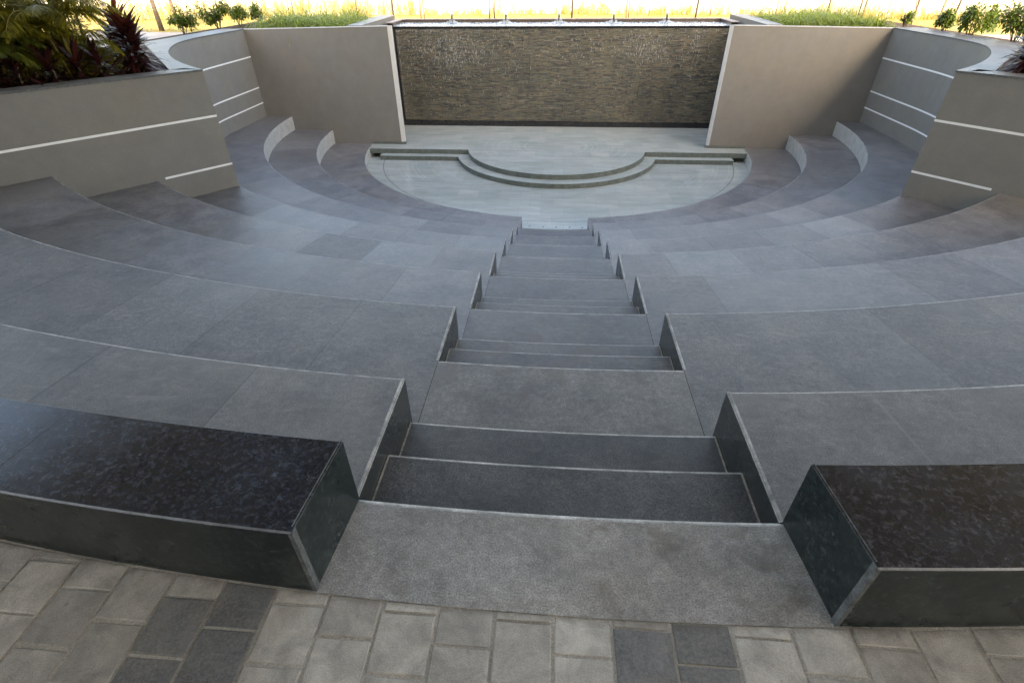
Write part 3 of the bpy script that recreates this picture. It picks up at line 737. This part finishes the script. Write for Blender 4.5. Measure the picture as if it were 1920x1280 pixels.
# ------------------------------------------------------------------ corner planters
def corner(s, label):
    xw = XL if s < 0 else XR; ph = PHL if s < 0 else PHR; rc = 10.72; ZT = .40
    root = empty('corner_planter', (s * 9.5, -8, -1), label, 'planter')
    ys = -sqrt(rc * rc - xw * xw); pa = asin(xw / rc)
    path = [(xw, -.0), (xw, -.8), (xw, -1.6), (xw, -2.3)]
    raw = []
    nseg = 26
    for k in range(nseg + 1):
        a = pa - .02 + (ph - pa + .02) * k / nseg; raw.append((rc * sin(a), -rc * cos(a)))
    # ease the straight wall into the curve
    P0, P1, P2 = Vector((xw, -2.3)), Vector((xw, ys - .1)), Vector(raw[4])
    for k in range(1, 9):
        t = k / 9; v = P0 * (1-t)**2 + P1 * 2*t*(1-t) + P2 * t*t; path.append((v.x, v.y))
    path += raw[4:]
    ncurve = len(path)
    rad = [(r * sin(ph), -r * cos(ph)) for r in (10.9, 11.5, 12.5, 14, 16, 18.5, 22)]
    X = lambda p: (s * p[0], p[1])
    def strip(pts, z0, z1, mb, off=0.0, mi=0):
        for a, b in zip(pts, pts[1:]):
            d = Vector(b) - Vector(a); nrm = Vector((d.y, -d.x)).normalized()   # towards the arena
            nrm = nrm if True else -nrm
            a_, b_ = (a[0] + nrm.x * off, a[1] + nrm.y * off), (b[0] + nrm.x * off, b[1] + nrm.y * off)
            q = [(*X(a_), z0), (*X(b_), z0), (*X(b_), z1), (*X(a_), z1)]
            mb.face(q if s < 0 else q[::-1], mi)
    def band(pts, zc, name='white_band'):
        mb = MB(); h = .0195
        for a, b in zip(pts, pts[1:]):
            d = Vector(b) - Vector(a); nrm = Vector((d.y, -d.x)).normalized() * sgn
            a_, b_ = (a[0] + nrm.x * .004, a[1] + nrm.y * .004), (b[0] + nrm.x * .004, b[1] + nrm.y * .004)
            for q in ([(*X(a_), zc - h), (*X(b_), zc - h), (*X(b_), zc + h), (*X(a_), zc + h)], [(*X(a), zc + h), (*X(b), zc + h), (*X(b_), zc + h), (*X(a_), zc + h)][::-1]):
                mb.face(q if s < 0 else q[::-1], 0)
        mb.build(name, M['band'], root)
    # which way is the arena from the path direction (path runs away from the wing, then outwards)
    d = Vector(path[1]) - Vector(path[0]); nrm = Vector((d.y, -d.x)); sgn = 1 if nrm.x < 0 else -1
    mb = MB(); strip(path, -2.4, ZT - .03, mb); mb.build('inner_wall', M['wall'], root, False)
    rpath = [path[-1]] + rad
    mb = MB(); strip(rpath, -2.4, ZT - .03, mb); mb.build('radial_wall', M['wall'], root)
    for zc in (-.40, -1.33, -1.81): band(path, zc)
    band(rpath, -.41); band([p for p in rpath if hypot(*p) < R[3] - .2] + [(12.0 * sin(ph), -12.0 * cos(ph))], -1.335)
    # coping: a wide deck behind the curve, a narrow cap along the radial wall
    u = Vector((sin(ph), -cos(ph))); nn = Vector((cos(ph), sin(ph)))      # outwards, and across towards the bed
    cor = Vector(path[-1]); bed = cor + u * .42 + nn * .42
    xo = xw + .72
    far = Vector((xo, bed.y + (xo - bed.x) * 1.24))
    outer = []
    for k, p in enumerate(path):
        if p[1] > ys: outer.append((xo, p[1]))
        else:
            t = (ys - p[1]) / (ys - cor.y)
            q = Vector((xo, ys)).lerp(far, t / .22) if t < .22 else far.lerp(bed, (t - .22) / .78)
            outer.append((q.x, q.y))
    mb = MB(); lipo = -.012
    def inset(p, k, pts):
        a = Vector(pts[max(k-1, 0)]); b = Vector(pts[min(k+1, len(pts)-1)]); d = (b - a); nr = Vector((d.y, -d.x)).normalized() * sgn
        return (p[0] + nr.x * .012, p[1] + nr.y * .012)
    allp = path + rad
    inn = [inset(p, k, allp) for k, p in enumerate(allp)]
    inn[ncurve - 1] = tuple(cor - u * .012 - nn * .012)
    out = outer + [tuple(Vector(r) + nn * .42) for r in rad]
    out[ncurve - 1] = tuple(bed)
    for k in range(len(allp) - 1):
        a, b, c, e = inn[k], inn[k+1], out[k+1], out[k]
        q = [(*X(a), ZT), (*X(b), ZT), (*X(c), ZT), (*X(e), ZT)]; mb.face(q if s > 0 else q[::-1], 0)
        q = [(*X(a), ZT - .032), (*X(b), ZT - .032), (*X(b), ZT), (*X(a), ZT)]; mb.face(q if s < 0 else q[::-1], 1)
        q = [(*X(e), ZT - .5), (*X(c), ZT - .5), (*X(c), ZT), (*X(e), ZT)]; mb.face(q if s > 0 else q[::-1], 0)
        q = [(*X(a), ZT - .032), (*X(b), ZT - .032), (*X(allp[k+1]), ZT - .032), (*X(allp[k]), ZT - .032)]; mb.face(q, 1)
    mb.build('coping', [M['coping'], M['sawn']], root)
    mb = MB()
    po = [tuple(bed)] + [out[k] for k in range(ncurve, len(allp))] + [(15.2, -17), (12.6, -6.2), (xo, far.y)] + [tuple(far)]
    mb.face([(*X(p), .35) for p in po]); mb.build('soil', M['soil'], root)
    mb = MB()
    a, b = sorted((s * (xo + .002), s * (xo + 1.3))); mb.box(a, b, far.y + .1, 4.9, -.05, .27); mb.build('border_soil', M['soil'], root)
corner(-1, 'beige rendered planter at left with white bands, pale coping and dark palms')
corner(1, 'beige rendered planter at right with white bands, pale coping and round shrubs')

# ------------------------------------------------------------------ ground beyond
mb = MB()
for (x0, x1, y0, y1) in ((-90, -10.95, -30, 4.9), (10.7, 90, -30, 4.9), (-90, 90, 4.9, 90)):
    mb.face([(x0, y0, -.03), (x1, y0, -.03), (x1, y1, -.03), (x0, y1, -.03)])
mb.build('lawn', M['lawn'])['kind'] = 'structure'
mb = MB()
mb.face([(-18.2, -12, -.022), (-13.2, -12, -.022), (-13.2, 3.6, -.022), (-18.8, 4.4, -.022)])
mb.face([(12.3, -8, -.022), (15.5, -8, -.022), (15.2, 2.6, -.022), (12.6, 2.6, -.022)])
mb.build('path', M['path'])['kind'] = 'structure'
wl = [(-48, -2), (-34, 5), (-26, 9.2), (-18, 12.0), (-10, 13.6), (0, 14.2), (6, 13.8), (13.6, 11.2), (18.5, 9.2), (28, 4), (44, -5)]
mb = MB()
for a, b in zip(wl, wl[1:]):
    d = Vector(b) - Vector(a); nr = Vector((-d.y, d.x)).normalized() * .22
    mb.face([(*a, -.1), (*b, -.1), (*b, 2.3), (*a, 2.3)])
    a2, b2 = (a[0] + nr.x, a[1] + nr.y), (b[0] + nr.x, b[1] + nr.y)
    mb.face([(*a, 2.3), (*b, 2.3), (*b2, 2.3), (*a2, 2.3)]); mb.face([(*b2, -.1), (*a2, -.1), (*a2, 2.3), (*b2, 2.3)])
tag(mb.build('boundary_wall', M['bwall']), 'long whitewashed boundary wall beyond the dry lawn, blazing in the sun', 'wall')
def wall_at(t):
    k = t * (len(wl) - 1); i = min(int(k), len(wl) - 2); f = k - i
    return Vector(wl[i]).lerp(Vector(wl[i+1]), f)
mb = MB(); rnd = random.Random(77)
for _ in range(2300):
    t = rnd.uniform(.22, .88); p = wall_at(t); off = abs(rnd.gauss(0, .8)) + .12
    x, y = p.x, p.y - off; hgt = rnd.uniform(.12, .45)
    left = x < -7
    if left and rnd.random() < .75: hgt = rnd.uniform(.5, 1.5)
    elif rnd.random() < .16: hgt = rnd.uniform(.4, .95)
    for _ in range(rnd.randint(2, 5)):
        a = rnd.uniform(0, 2*pi); el = rnd.uniform(1.05, 1.5); mb.tint = rnd.random()
        mb.blade((x + rnd.uniform(-.06, .06), y, -.03), (cos(a)*cos(el), sin(a)*cos(el), sin(el)), hgt * rnd.uniform(.7, 1.2), rnd.uniform(.012, .03), rnd.uniform(.1, .8), 3)
for _ in range(420):     # leafy weeds against the wall
    t = rnd.uniform(.25, .86); p = wall_at(t); x, y = p.x, p.y - rnd.uniform(.1, .5); zc = rnd.uniform(.2, .8)
    for _ in range(7):
        a = rnd.uniform(0, 2*pi); mb.tint = rnd.random()
        mb.blade((x + rnd.gauss(0, .09), y + rnd.gauss(0, .05), zc + rnd.gauss(0, .09)), (cos(a), sin(a), rnd.uniform(-.2, .8)), rnd.uniform(.06, .14), rnd.uniform(.03, .06), .6, 2)
tag(mb.build('wild_grass', M['drygrass']), 'tall yellow dry grass and weeds along the white boundary wall', 'grass', None, 'stuff')
mb = MB()
for _ in range(2600):
    x = rnd.uniform(-20, 19); y = rnd.uniform(6.0, 12.5) - abs(x) * .12
    for _ in range(3):
        a = rnd.uniform(0, 2*pi); el = rnd.uniform(.8, 1.45); mb.tint = rnd.random()
        mb.blade((x + rnd.uniform(-.1, .1), y + rnd.uniform(-.1, .1), -.03), (cos(a)*cos(el), sin(a)*cos(el), sin(el)), rnd.uniform(.06, .16), rnd.uniform(.01, .02), .6, 2)
tag(mb.build('lawn_grass', M['drygrass']), 'short dry yellow lawn grass behind the water wall', 'grass', None, 'stuff')

# stakes and young trees on the lawn: x, y, radius, height, pale?
stakes = [(-13.58, 11.0, .022, 0, 'thin brown stake above the left grass box, left one of a close pair'), (-13.42, 11.2, .022, 0, 'thin brown stake above the left grass box, right one of a close pair'),
          (-10.07, 11.0, .020, 0, 'slim stake standing behind the right end of the left grass box'), (-7.67, 9.0, .042, 0, 'thick grey post behind the left corner of the fountain trough'),
          (-6.50, 9.5, .030, 1, 'pale bamboo stake left of the leftmost fountain jet, left one of a pair'), (-6.36, 9.6, .030, 1, 'pale bamboo stake left of the leftmost fountain jet, right one of a pair'),
          (-3.28, 10.0, .030, 0, 'brown stake left of the second fountain jet, left one of a pair'), (-3.06, 10.0, .030, 0, 'brown stake left of the second fountain jet, right one of a pair'),
          (0.0, 11.0, .018, 0, 'very thin stake straight behind the middle fountain jet'), (.607, 9.0, .040, 0, 'thick grey post right of the middle fountain jet'),
          (3.16, 10.0, .030, 1, 'bamboo stake between the two right fountain jets, left one of a crossing pair'), (3.30, 10.2, .030, 1, 'bamboo stake between the two right fountain jets, right one of a crossing pair'),
          (4.5, 12.0, .014, 0, 'hair-thin stake just left of the rightmost fountain jet'), (6.13, 9.0, .042, 0, 'thick grey post right of the rightmost fountain jet'),
          (7.5, 12.0, .016, 0, 'hair-thin stake behind the right end of the fountain trough'), (9.96, 10.0, .020, 0, 'slim dark stake behind the left part of the right grass box'),
          (10.31, 10.0, .030, 1, 'pale stake behind the left part of the right grass box'), (12.23, 10.0, .026, 0, 'slim stake behind the right part of the right grass box'),
          (13.15, 9.0, .026, 0, 'brown stake behind the right end of the right grass box'), (13.58, 9.5, .040, 1, 'thick pale pole behind the right end of the right grass box'),
          (14.88, 10.0, .018, 1, 'faint thin pole left of the branching sapling'), (14.48, 5.5, .040, 1, 'pale leaning bamboo pole among the right shrubs'), (16.26, 7.5, .034, 0, 'brown stake right of the pale bamboo pole at right')]
for k, (x, y, r_, pale, lab) in enumerate(stakes):
    rnd = random.Random(100 + k); o = MB(); h = rnd.uniform(2.2, 2.8)
    ln = rnd.uniform(-.03, .03); lean = [(x + ln * t * h + rnd.uniform(-.008, .008), y + rnd.uniform(-.01, .01), -.08 + h * t) for t in (0, .2, .4, .6, .8, 1)]
    o.tube(lean, [r_ * q for q in (1.05, 1.0, .98, 1.0, .94, .88)], 8)
    if pale:
        for t in (.15, .32, .5, .68, .85):
            zz = -.08 + h * t; o.tube([(x + ln * t * h, y, zz - .012), (x + ln * t * h, y, zz + .012)], [r_ * 1.18, r_ * 1.18], 8)
    tag(o.build('garden_stake', M['palepole'] if pale else M['stake'], None, True), lab, 'stake', 'stakes on the lawn')

def leaf_cloud(mb, c, rx, rz, n, size, rnd, shell=.35):
    for _ in range(n):
        v = Vector((rnd.gauss(0, 1), rnd.gauss(0, 1), rnd.gauss(0, 1))).normalized()
        rr = (shell + (1 - shell) * rnd.random() ** .5) * rnd.uniform(.8, 1.08)
        lump = 1 + .22 * sin(v.x * 5 + c[0] * 3) * cos(v.y * 4 + c[1]) + .12 * sin(v.z * 7 + c[0])
        p = Vector((c[0] + v.x * rx * rr * lump, c[1] + v.y * rx * rr * lump, c[2] + v.z * rz * rr * lump))
        d = (v + Vector((rnd.gauss(0, .6), rnd.gauss(0, .6), rnd.gauss(0, .5)))).normalized()
        mb.tint = rnd.random()
        mb.blade(p, d, size * rnd.uniform(.7, 1.3), size * rnd.uniform(.40, .6), .8, 2)

trees = [(-16.2, 4.6, .085, 'pale-trunked young tree left of the left shrubs, the nearer of two'), (-19.26, 10.4, .075, 'slim brown young tree behind the left shrubs, the farther of two'), (14.1, 6.5, .03, 'branching dark sapling behind the right shrubs')]
for k, (x, y, r_, lab) in enumerate(trees):
    rnd = random.Random(200 + k); root = empty('young_tree', (x, y, -.05), lab, 'tree', 'young trees on the lawn')
    mb = MB(); mb.tube([(x + rnd.uniform(-.04, .04) * t, y, -.05 + 3.4 * t) for t in (0, .15, .3, .5, .7, .85, 1)], [r_ * q for q in (1.25, 1.0, .95, .85, .75, .6, .4)], 9)
    if k == 2:
        for _ in range(9):
            z0 = rnd.uniform(.15, 1.4); a = rnd.uniform(0, 2*pi); l = rnd.uniform(.5, 1.2)
            mb.tube([(x, y, z0), (x + cos(a) * .12 * l, y + sin(a) * .1, z0 + .5 * l), (x + cos(a) * .22 * l, y + sin(a) * .2, z0 + l)], [.014, .010, .005], 5)
    mb.build('trunk', M['bark'], root, True)
    mb = MB(); leaf_cloud(mb, (x, y, 3.7), 1.0, .8, 700, .16, rnd); mb.build('crown', M['shrub'], root)

shrubs = [(-12.15, -.15, .33, .30, 'small upright green shrub on the left border, nearest the red-leaved plant'), (-11.85, 1.4, .42, .40, 'round dense green shrub in the middle of the left border'),
          (-11.75, 2.7, .30, .30, 'loose green shrub on the left border beside the grass box, left one'), (-11.4, 3.5, .28, .30, 'loose green shrub on the left border touching the grass box'),
          (10.95, 1.2, .16, .16, 'tiny green shrub at the left end of the right border'), (11.1, -.55, .26, .24, 'small dark green shrub on the right border, second from the left'),
          (11.05, -1.8, .40, .36, 'yellow-green loose shrub in the middle of the right border'), (11.15, -3.35, .44, .40, 'large round bright green shrub on the right border'),
          (11.3, -4.75, .42, .42, 'green shrub at the right edge of the picture, behind the red-leaved plant')]
for k, (x, y, rx, rz, lab) in enumerate(shrubs):
    rnd = random.Random(300 + k); root = empty('garden_shrub', (x, y, .26), lab, 'shrub', 'garden shrubs along the borders')
    zc = .26 + .18 + rz * .8
    mb = MB()
    for _ in range(9):
        a = rnd.uniform(0, 2*pi); mb.tube([(x + .03*cos(a), y + .03*sin(a), .25), (x + rx*.5*cos(a), y + rx*.5*sin(a), zc - rz*.2), (x + rx*.8*cos(a), y + rx*.8*sin(a), zc + rz*.4)], [.012, .009, .004], 5)
    mb.build('stems', M['bark'], root)
    mb = MB()
    for q in range(8):
        a = rnd.uniform(0, 2*pi); ro = rx * rnd.uniform(.3, 1.0); f = rnd.uniform(.38, .66)
        leaf_cloud(mb, (x + ro * cos(a), y + ro * sin(a), zc + rz * rnd.uniform(-.45, .6)), rx * f, rz * f * 1.05, int(210 * (rx / .4) ** 1.6), .085, rnd, .1)
    mb.build('foliage', M['shrub'], root)

def frond(mb, base, d, length, nleaf, leaf, droop, rnd, rach=None):
    d = Vector(d).normalized(); p = Vector(base); pts = [p.copy()]; segs = 10; dirs = []
    for k in range(segs):
        dirs.append(d.copy()); d = (d + Vector((0, 0, -droop / segs))).normalized(); p = p + d * (length / segs); pts.append(p.copy())
    (rach or mb).tube(pts, [.012 * (1 - .8 * k / segs) for k in range(segs + 1)], 5)
    for k in range(nleaf):
        t = .12 + .88 * k / nleaf; q = t * segs; i = min(int(q), segs - 1); c = pts[i].lerp(pts[i+1], q - i); dd = (pts[i+1] - pts[i]).normalized()
        side = dd.cross(Vector((0, 0, 1)))
        side = side.normalized() if side.length > .05 else Vector((1, 0, 0))
        ll = leaf * (sin(pi * min(1, .18 + t * .85)) * .9 + .15) * rnd.uniform(.85, 1.1)
        for sg in (-1, 1):
            mb.tint = rnd.random()
            mb.blade(c, side * sg * .8 + dd * .75 + Vector((0, 0, .15)), ll, .022, rnd.uniform(.5, 1.3), 3)

def areca(x, y, label, nst, hgt, spread, seed, mat, z0=.34, inward=0.0, fl=1.15, vis='palm clump'):
    rnd = random.Random(seed); root = empty('areca_palm', (x, y, z0), label, 'palm', 'palms in the planters')
    st = MB(); lf = MB()
    for k in range(nst):
        a = rnd.uniform(0, 2*pi); r0 = rnd.uniform(.02, .16); h = hgt * rnd.uniform(.5, 1.1); le = rnd.uniform(.05, .25) * spread
        b = Vector((x + r0*cos(a), y + r0*sin(a), z0 - .03)); tp = b + Vector((cos(a)*le, sin(a)*le, h))
        st.tube([b, b.lerp(tp, .5) + Vector((0, 0, .04)), tp], [.020, .017, .012], 6)
        for _ in range(rnd.randint(4, 6)):
            fa = a + rnd.gauss(0, 1.3); el = rnd.uniform(.5, 1.3)
            frond(lf, tp - Vector((0, 0, rnd.uniform(0, .35) * h)), (cos(fa)*cos(el), sin(fa)*cos(el), sin(el)), fl * rnd.uniform(.6, 1.15), 30, .34, rnd.uniform(1.0, 2.2), rnd, st)
    st.build('canes', M['cane'], root, True); lf.build('fronds', mat, root)
areca(-8.72, -8.95, 'yellow-green areca palm right behind the red-leaved plant at left', 10, 1.3, 1.0, 401, M['palm'])
areca(-9.25, -9.35, 'yellow-caned areca palm in the middle of the left planter front', 10, 1.3, 1.0, 402, M['palm'], fl=1.0)
areca(-9.35, -9.85, 'low dark areca palm right beside the thick trunk in the left planter', 11, .8, 1.0, 403, M['darkpalm'], fl=.95)
areca(-9.55, -11.1, 'low yellow areca palm at the left edge of the picture', 8, .8, 1.0, 404, M['palm'], fl=.9)
areca(-9.6, -7.6, 'tall airy areca palm with thin yellow canes left of the pale coping', 9, 1.7, 1.2, 406, M['palm'])
areca(-10.5, -8.9, 'dark bushy areca palm in the second row of the left planter, right one', 12, .9, 1.2, 407, M['darkpalm'], fl=1.15)
areca(-10.8, -9.9, 'dark bushy areca palm in the second row of the left planter, middle one', 12, 1.0, 1.2, 408, M['darkpalm'], fl=1.2)
areca(-11.2, -11.2, 'dark bushy areca palm in the second row of the left planter, left one', 12, 1.0, 1.2, 409, M['darkpalm'], fl=1.2)
areca(-11.2, -7.9, 'olive areca palm at the back of the left planter, nearest the pale path', 10, 1.0, 1.2, 410, M['palm'], fl=1.0)
areca(-9.05, -8.5, 'low bushy areca palm directly behind the tall cordyline', 9, .45, 1.2, 411, M['palm'], fl=.85)
areca(-9.7, -8.5, 'low dark bushy areca palm behind the middle palms of the left planter', 11, .5, 1.3, 412, M['darkpalm'], fl=1.0)
areca(-10.1, -10.7, 'low dark bushy areca palm behind the thick trunk', 11, .5, 1.3, 413, M['darkpalm'], fl=1.0)
areca(9.35, -7.4, 'small dark feather palm at the upper right corner', 3, .8, .7, 405, M['darkpalm'], fl=.75)
# thick-trunked palm
rnd = random.Random(500); root = empty('tall_palm', (-9.75, -10.15, .33), 'tall dark palm with a thick leaning trunk in the left planter', 'palm', 'palms in the planters')
mb = MB(); pts = [(-9.75 - .16 * t, -10.15 - .03 * t, .30 + 2.5 * t) for t in [k / 24 for k in range(25)]]
mb.tube(pts, [(.19 - .07 * min(1, k / 9)) * (1.06 if k % 2 else .97) for k in range(25)], 14); mb.build('trunk', M['bark'], root, True)
mb = MB(); mb2 = MB()
for k in range(26):
    a = 2 * pi * k / 26 + rnd.uniform(-.15, .15); el = rnd.uniform(-.1, 1.2)
    frond(mb, (-9.91, -10.18, 2.75), (cos(a)*cos(el), sin(a)*cos(el), sin(el)), rnd.uniform(1.6, 2.3), 46, .5, rnd.uniform(1.6, 2.8), rnd, mb2)
mb.build('fronds', M['darkpalm'], root); mb2.build('leaf_stalks', M['cane'], root)

def cordyline(x, y, label, h, nl, ll, seed, z0=.34, top=True, cat='red-leaved plant'):
    rnd = random.Random(seed); root = empty('cordyline_plant', (x, y, z0), label, 'plant', 'red-leaved plants in the planters')
    st = MB(); lf = MB(); rd = MB()
    for sx in range(3 if h > .6 else 1):
        bx, by = x + rnd.uniform(-.14, .14) * (h > .6), y + rnd.uniform(-.14, .14) * (h > .6); hh_ = h * (1, .8, .62)[sx]
        st.tube([(bx, by, z0 - .02), (bx + rnd.uniform(-.04, .04), by, z0 + hh_ * .5), (bx + rnd.uniform(-.07, .07), by, z0 + hh_ * .9)], [.018, .015, .011], 6)
        for k in range(nl):
            t = k / nl; a = k * 2.4 + rnd.uniform(-.3, .3); el = -.15 + 1.35 * t + rnd.uniform(-.25, .25)
            m_ = rd if (top and t > .72 and sx == 0) else lf; m_.tint = rnd.random()
            m_.blade((bx, by, z0 + hh_ * (.12 + .78 * t)), (cos(a)*cos(el), sin(a)*cos(el), sin(el)), ll * rnd.uniform(.75, 1.15), ll * .19, rnd.uniform(.4, 1.2), 5)
    st.build('stem', M['bark'], root); lf.build('leaves', M['cordy'], root)
    if rd.f: rd.build('young_leaves', M['cordyred'], root)
cordyline(-7.82, -8.50, 'tall maroon cordyline with red top leaves at the left planter corner', 1.0, 64, .52, 601)
cordyline(7.95, -8.25, 'dark maroon cordyline at the right planter corner', .62, 56, .50, 602, top=False)
cordyline(-8.25, -7.85, 'reddish-brown cordyline behind the tall one, against the pale coping', .6, 40, .46, 620, top=False)
cordyline(-8.75, -7.5, 'dark cordyline deep behind the tall maroon one', .7, 40, .46, 621, top=False)
small = [(-8.55, -9.6), (-8.75, -10.05), (-9.0, -10.35), (-9.05, -10.75), (-9.3, -11.0), (-8.35, -9.25), (-9.45, -11.5), (-8.75, -9.05), (-8.95, -9.5), (-9.2, -9.9), (-8.6, -8.55), (-9.0, -8.35), (-9.5, -10.4), (-9.7, -10.8), (-8.15, -9.0)]
labs = ['low purple-leaved plant by the coping under the yellow areca canes', 'low purple-leaved plant in the middle of the left planter front', 'dark low plant at the foot of the thick palm trunk, right side', 'dark low plant in front of the thick palm trunk',
        'dark low plant left of the thick palm trunk', 'low purple-leaved plant nearest the tall maroon cordyline', 'dark low plant at the far left edge of the planter', 'purple low plant behind the front row, under the yellow canes', 'purple low plant behind the front row, middle of the left planter', 'dark low plant behind the front row, beside the thick trunk', 'purple low plant between the tall cordyline and the palms', 'purple low plant at the back, behind the tall cordyline', 'dark low plant behind the thick palm trunk, right one', 'dark low plant behind the thick palm trunk, left one', 'purple low plant tucked against the front coping beside the cordyline']
for k, ((x, y), lb) in enumerate(zip(small, labs)): cordyline(x, y, lb, .34, 30, .46, 610 + k, top=False)

# ------------------------------------------------------------------ unseen roof and back wall, sized and placed to block light
CZ = 9.5
mb = MB(); mb.box(-14.5, 14.3, -40, -6.4, CZ, CZ + .5)
mb.build('unseen_roof', M['unseen_roof'])['kind'] = 'structure'  # unseen; edges set by where sun and sky should reach
mb = MB(); mb.box(-14.5, 14.5, -32.4, -32, -.1, CZ); mb.build('unseen_back_wall', M['unseen_roof'])['kind'] = 'structure'  # added behind the camera to dim the walls facing it

# ------------------------------------------------------------------ light, sky, camera
SUN_EL, SUN_AZ = radians(39), radians(162)          # azimuth from +Y towards +X
d = Vector((sin(SUN_AZ) * cos(SUN_EL), cos(SUN_AZ) * cos(SUN_EL), sin(SUN_EL)))
sl = D.lights.new('sun', 'SUN'); sl.energy = 2.0; sl.angle = radians(.5); sl.color = (1, .95, .86)
so = D.objects.new('sun', sl); COL.objects.link(so); so.rotation_euler = (-d).to_track_quat('-Z', 'Y').to_euler(); so.location = d * 40
w = D.worlds.new('World'); S.world = w; w.use_nodes = True; nt = w.node_tree; nt.nodes.clear()
sky = nt.nodes.new('ShaderNodeTexSky'); sky.sky_type = 'NISHITA'; sky.sun_disc = False
sky.sun_elevation = SUN_EL; sky.sun_rotation = SUN_AZ; sky.air_density = 1.0; sky.dust_density = 3.5; sky.ozone_density = 1.0
bg = nt.nodes.new('ShaderNodeBackground'); bg.inputs[1].default_value = .13
wo = nt.nodes.new('ShaderNodeOutputWorld'); nt.links.new(sky.outputs[0], bg.inputs[0]); nt.links.new(bg.outputs[0], wo.inputs[0])

cam = D.cameras.new('camera'); co = D.objects.new('camera', cam); COL.objects.link(co); S.camera = co
cam.sensor_width = 36; cam.lens = 955.909 / 1920 * 36; cam.clip_start = .05; cam.clip_end = 500
Rr, U, F = Vector((0.9971661693943399, 0.07486296971916935, -0.007427407370376386)), Vector((-0.037946937794549426, 0.5857708027426649, 0.8095879177496601)), Vector((-0.06495891414914033, 0.80701183536491, -0.5869516479689992))
m = Matrix(((Rr.x, U.x, -F.x, -.04723), (Rr.y, U.y, -F.y, -18.65792), (Rr.z, U.z, -F.z, 1.8399), (0, 0, 0, 1)))
co.matrix_world = m
vs = S.view_settings; vs.view_transform = 'Standard'; vs.look = 'None'; vs.gamma = 1; vs.exposure = 2.85
vs.use_white_balance = True; vs.white_balance_temperature = 8250
S.cycles.use_denoising = True; S.cycles.max_bounces = 8; S.cycles.diffuse_bounces = 5; S.cycles.transparent_max_bounces = 12
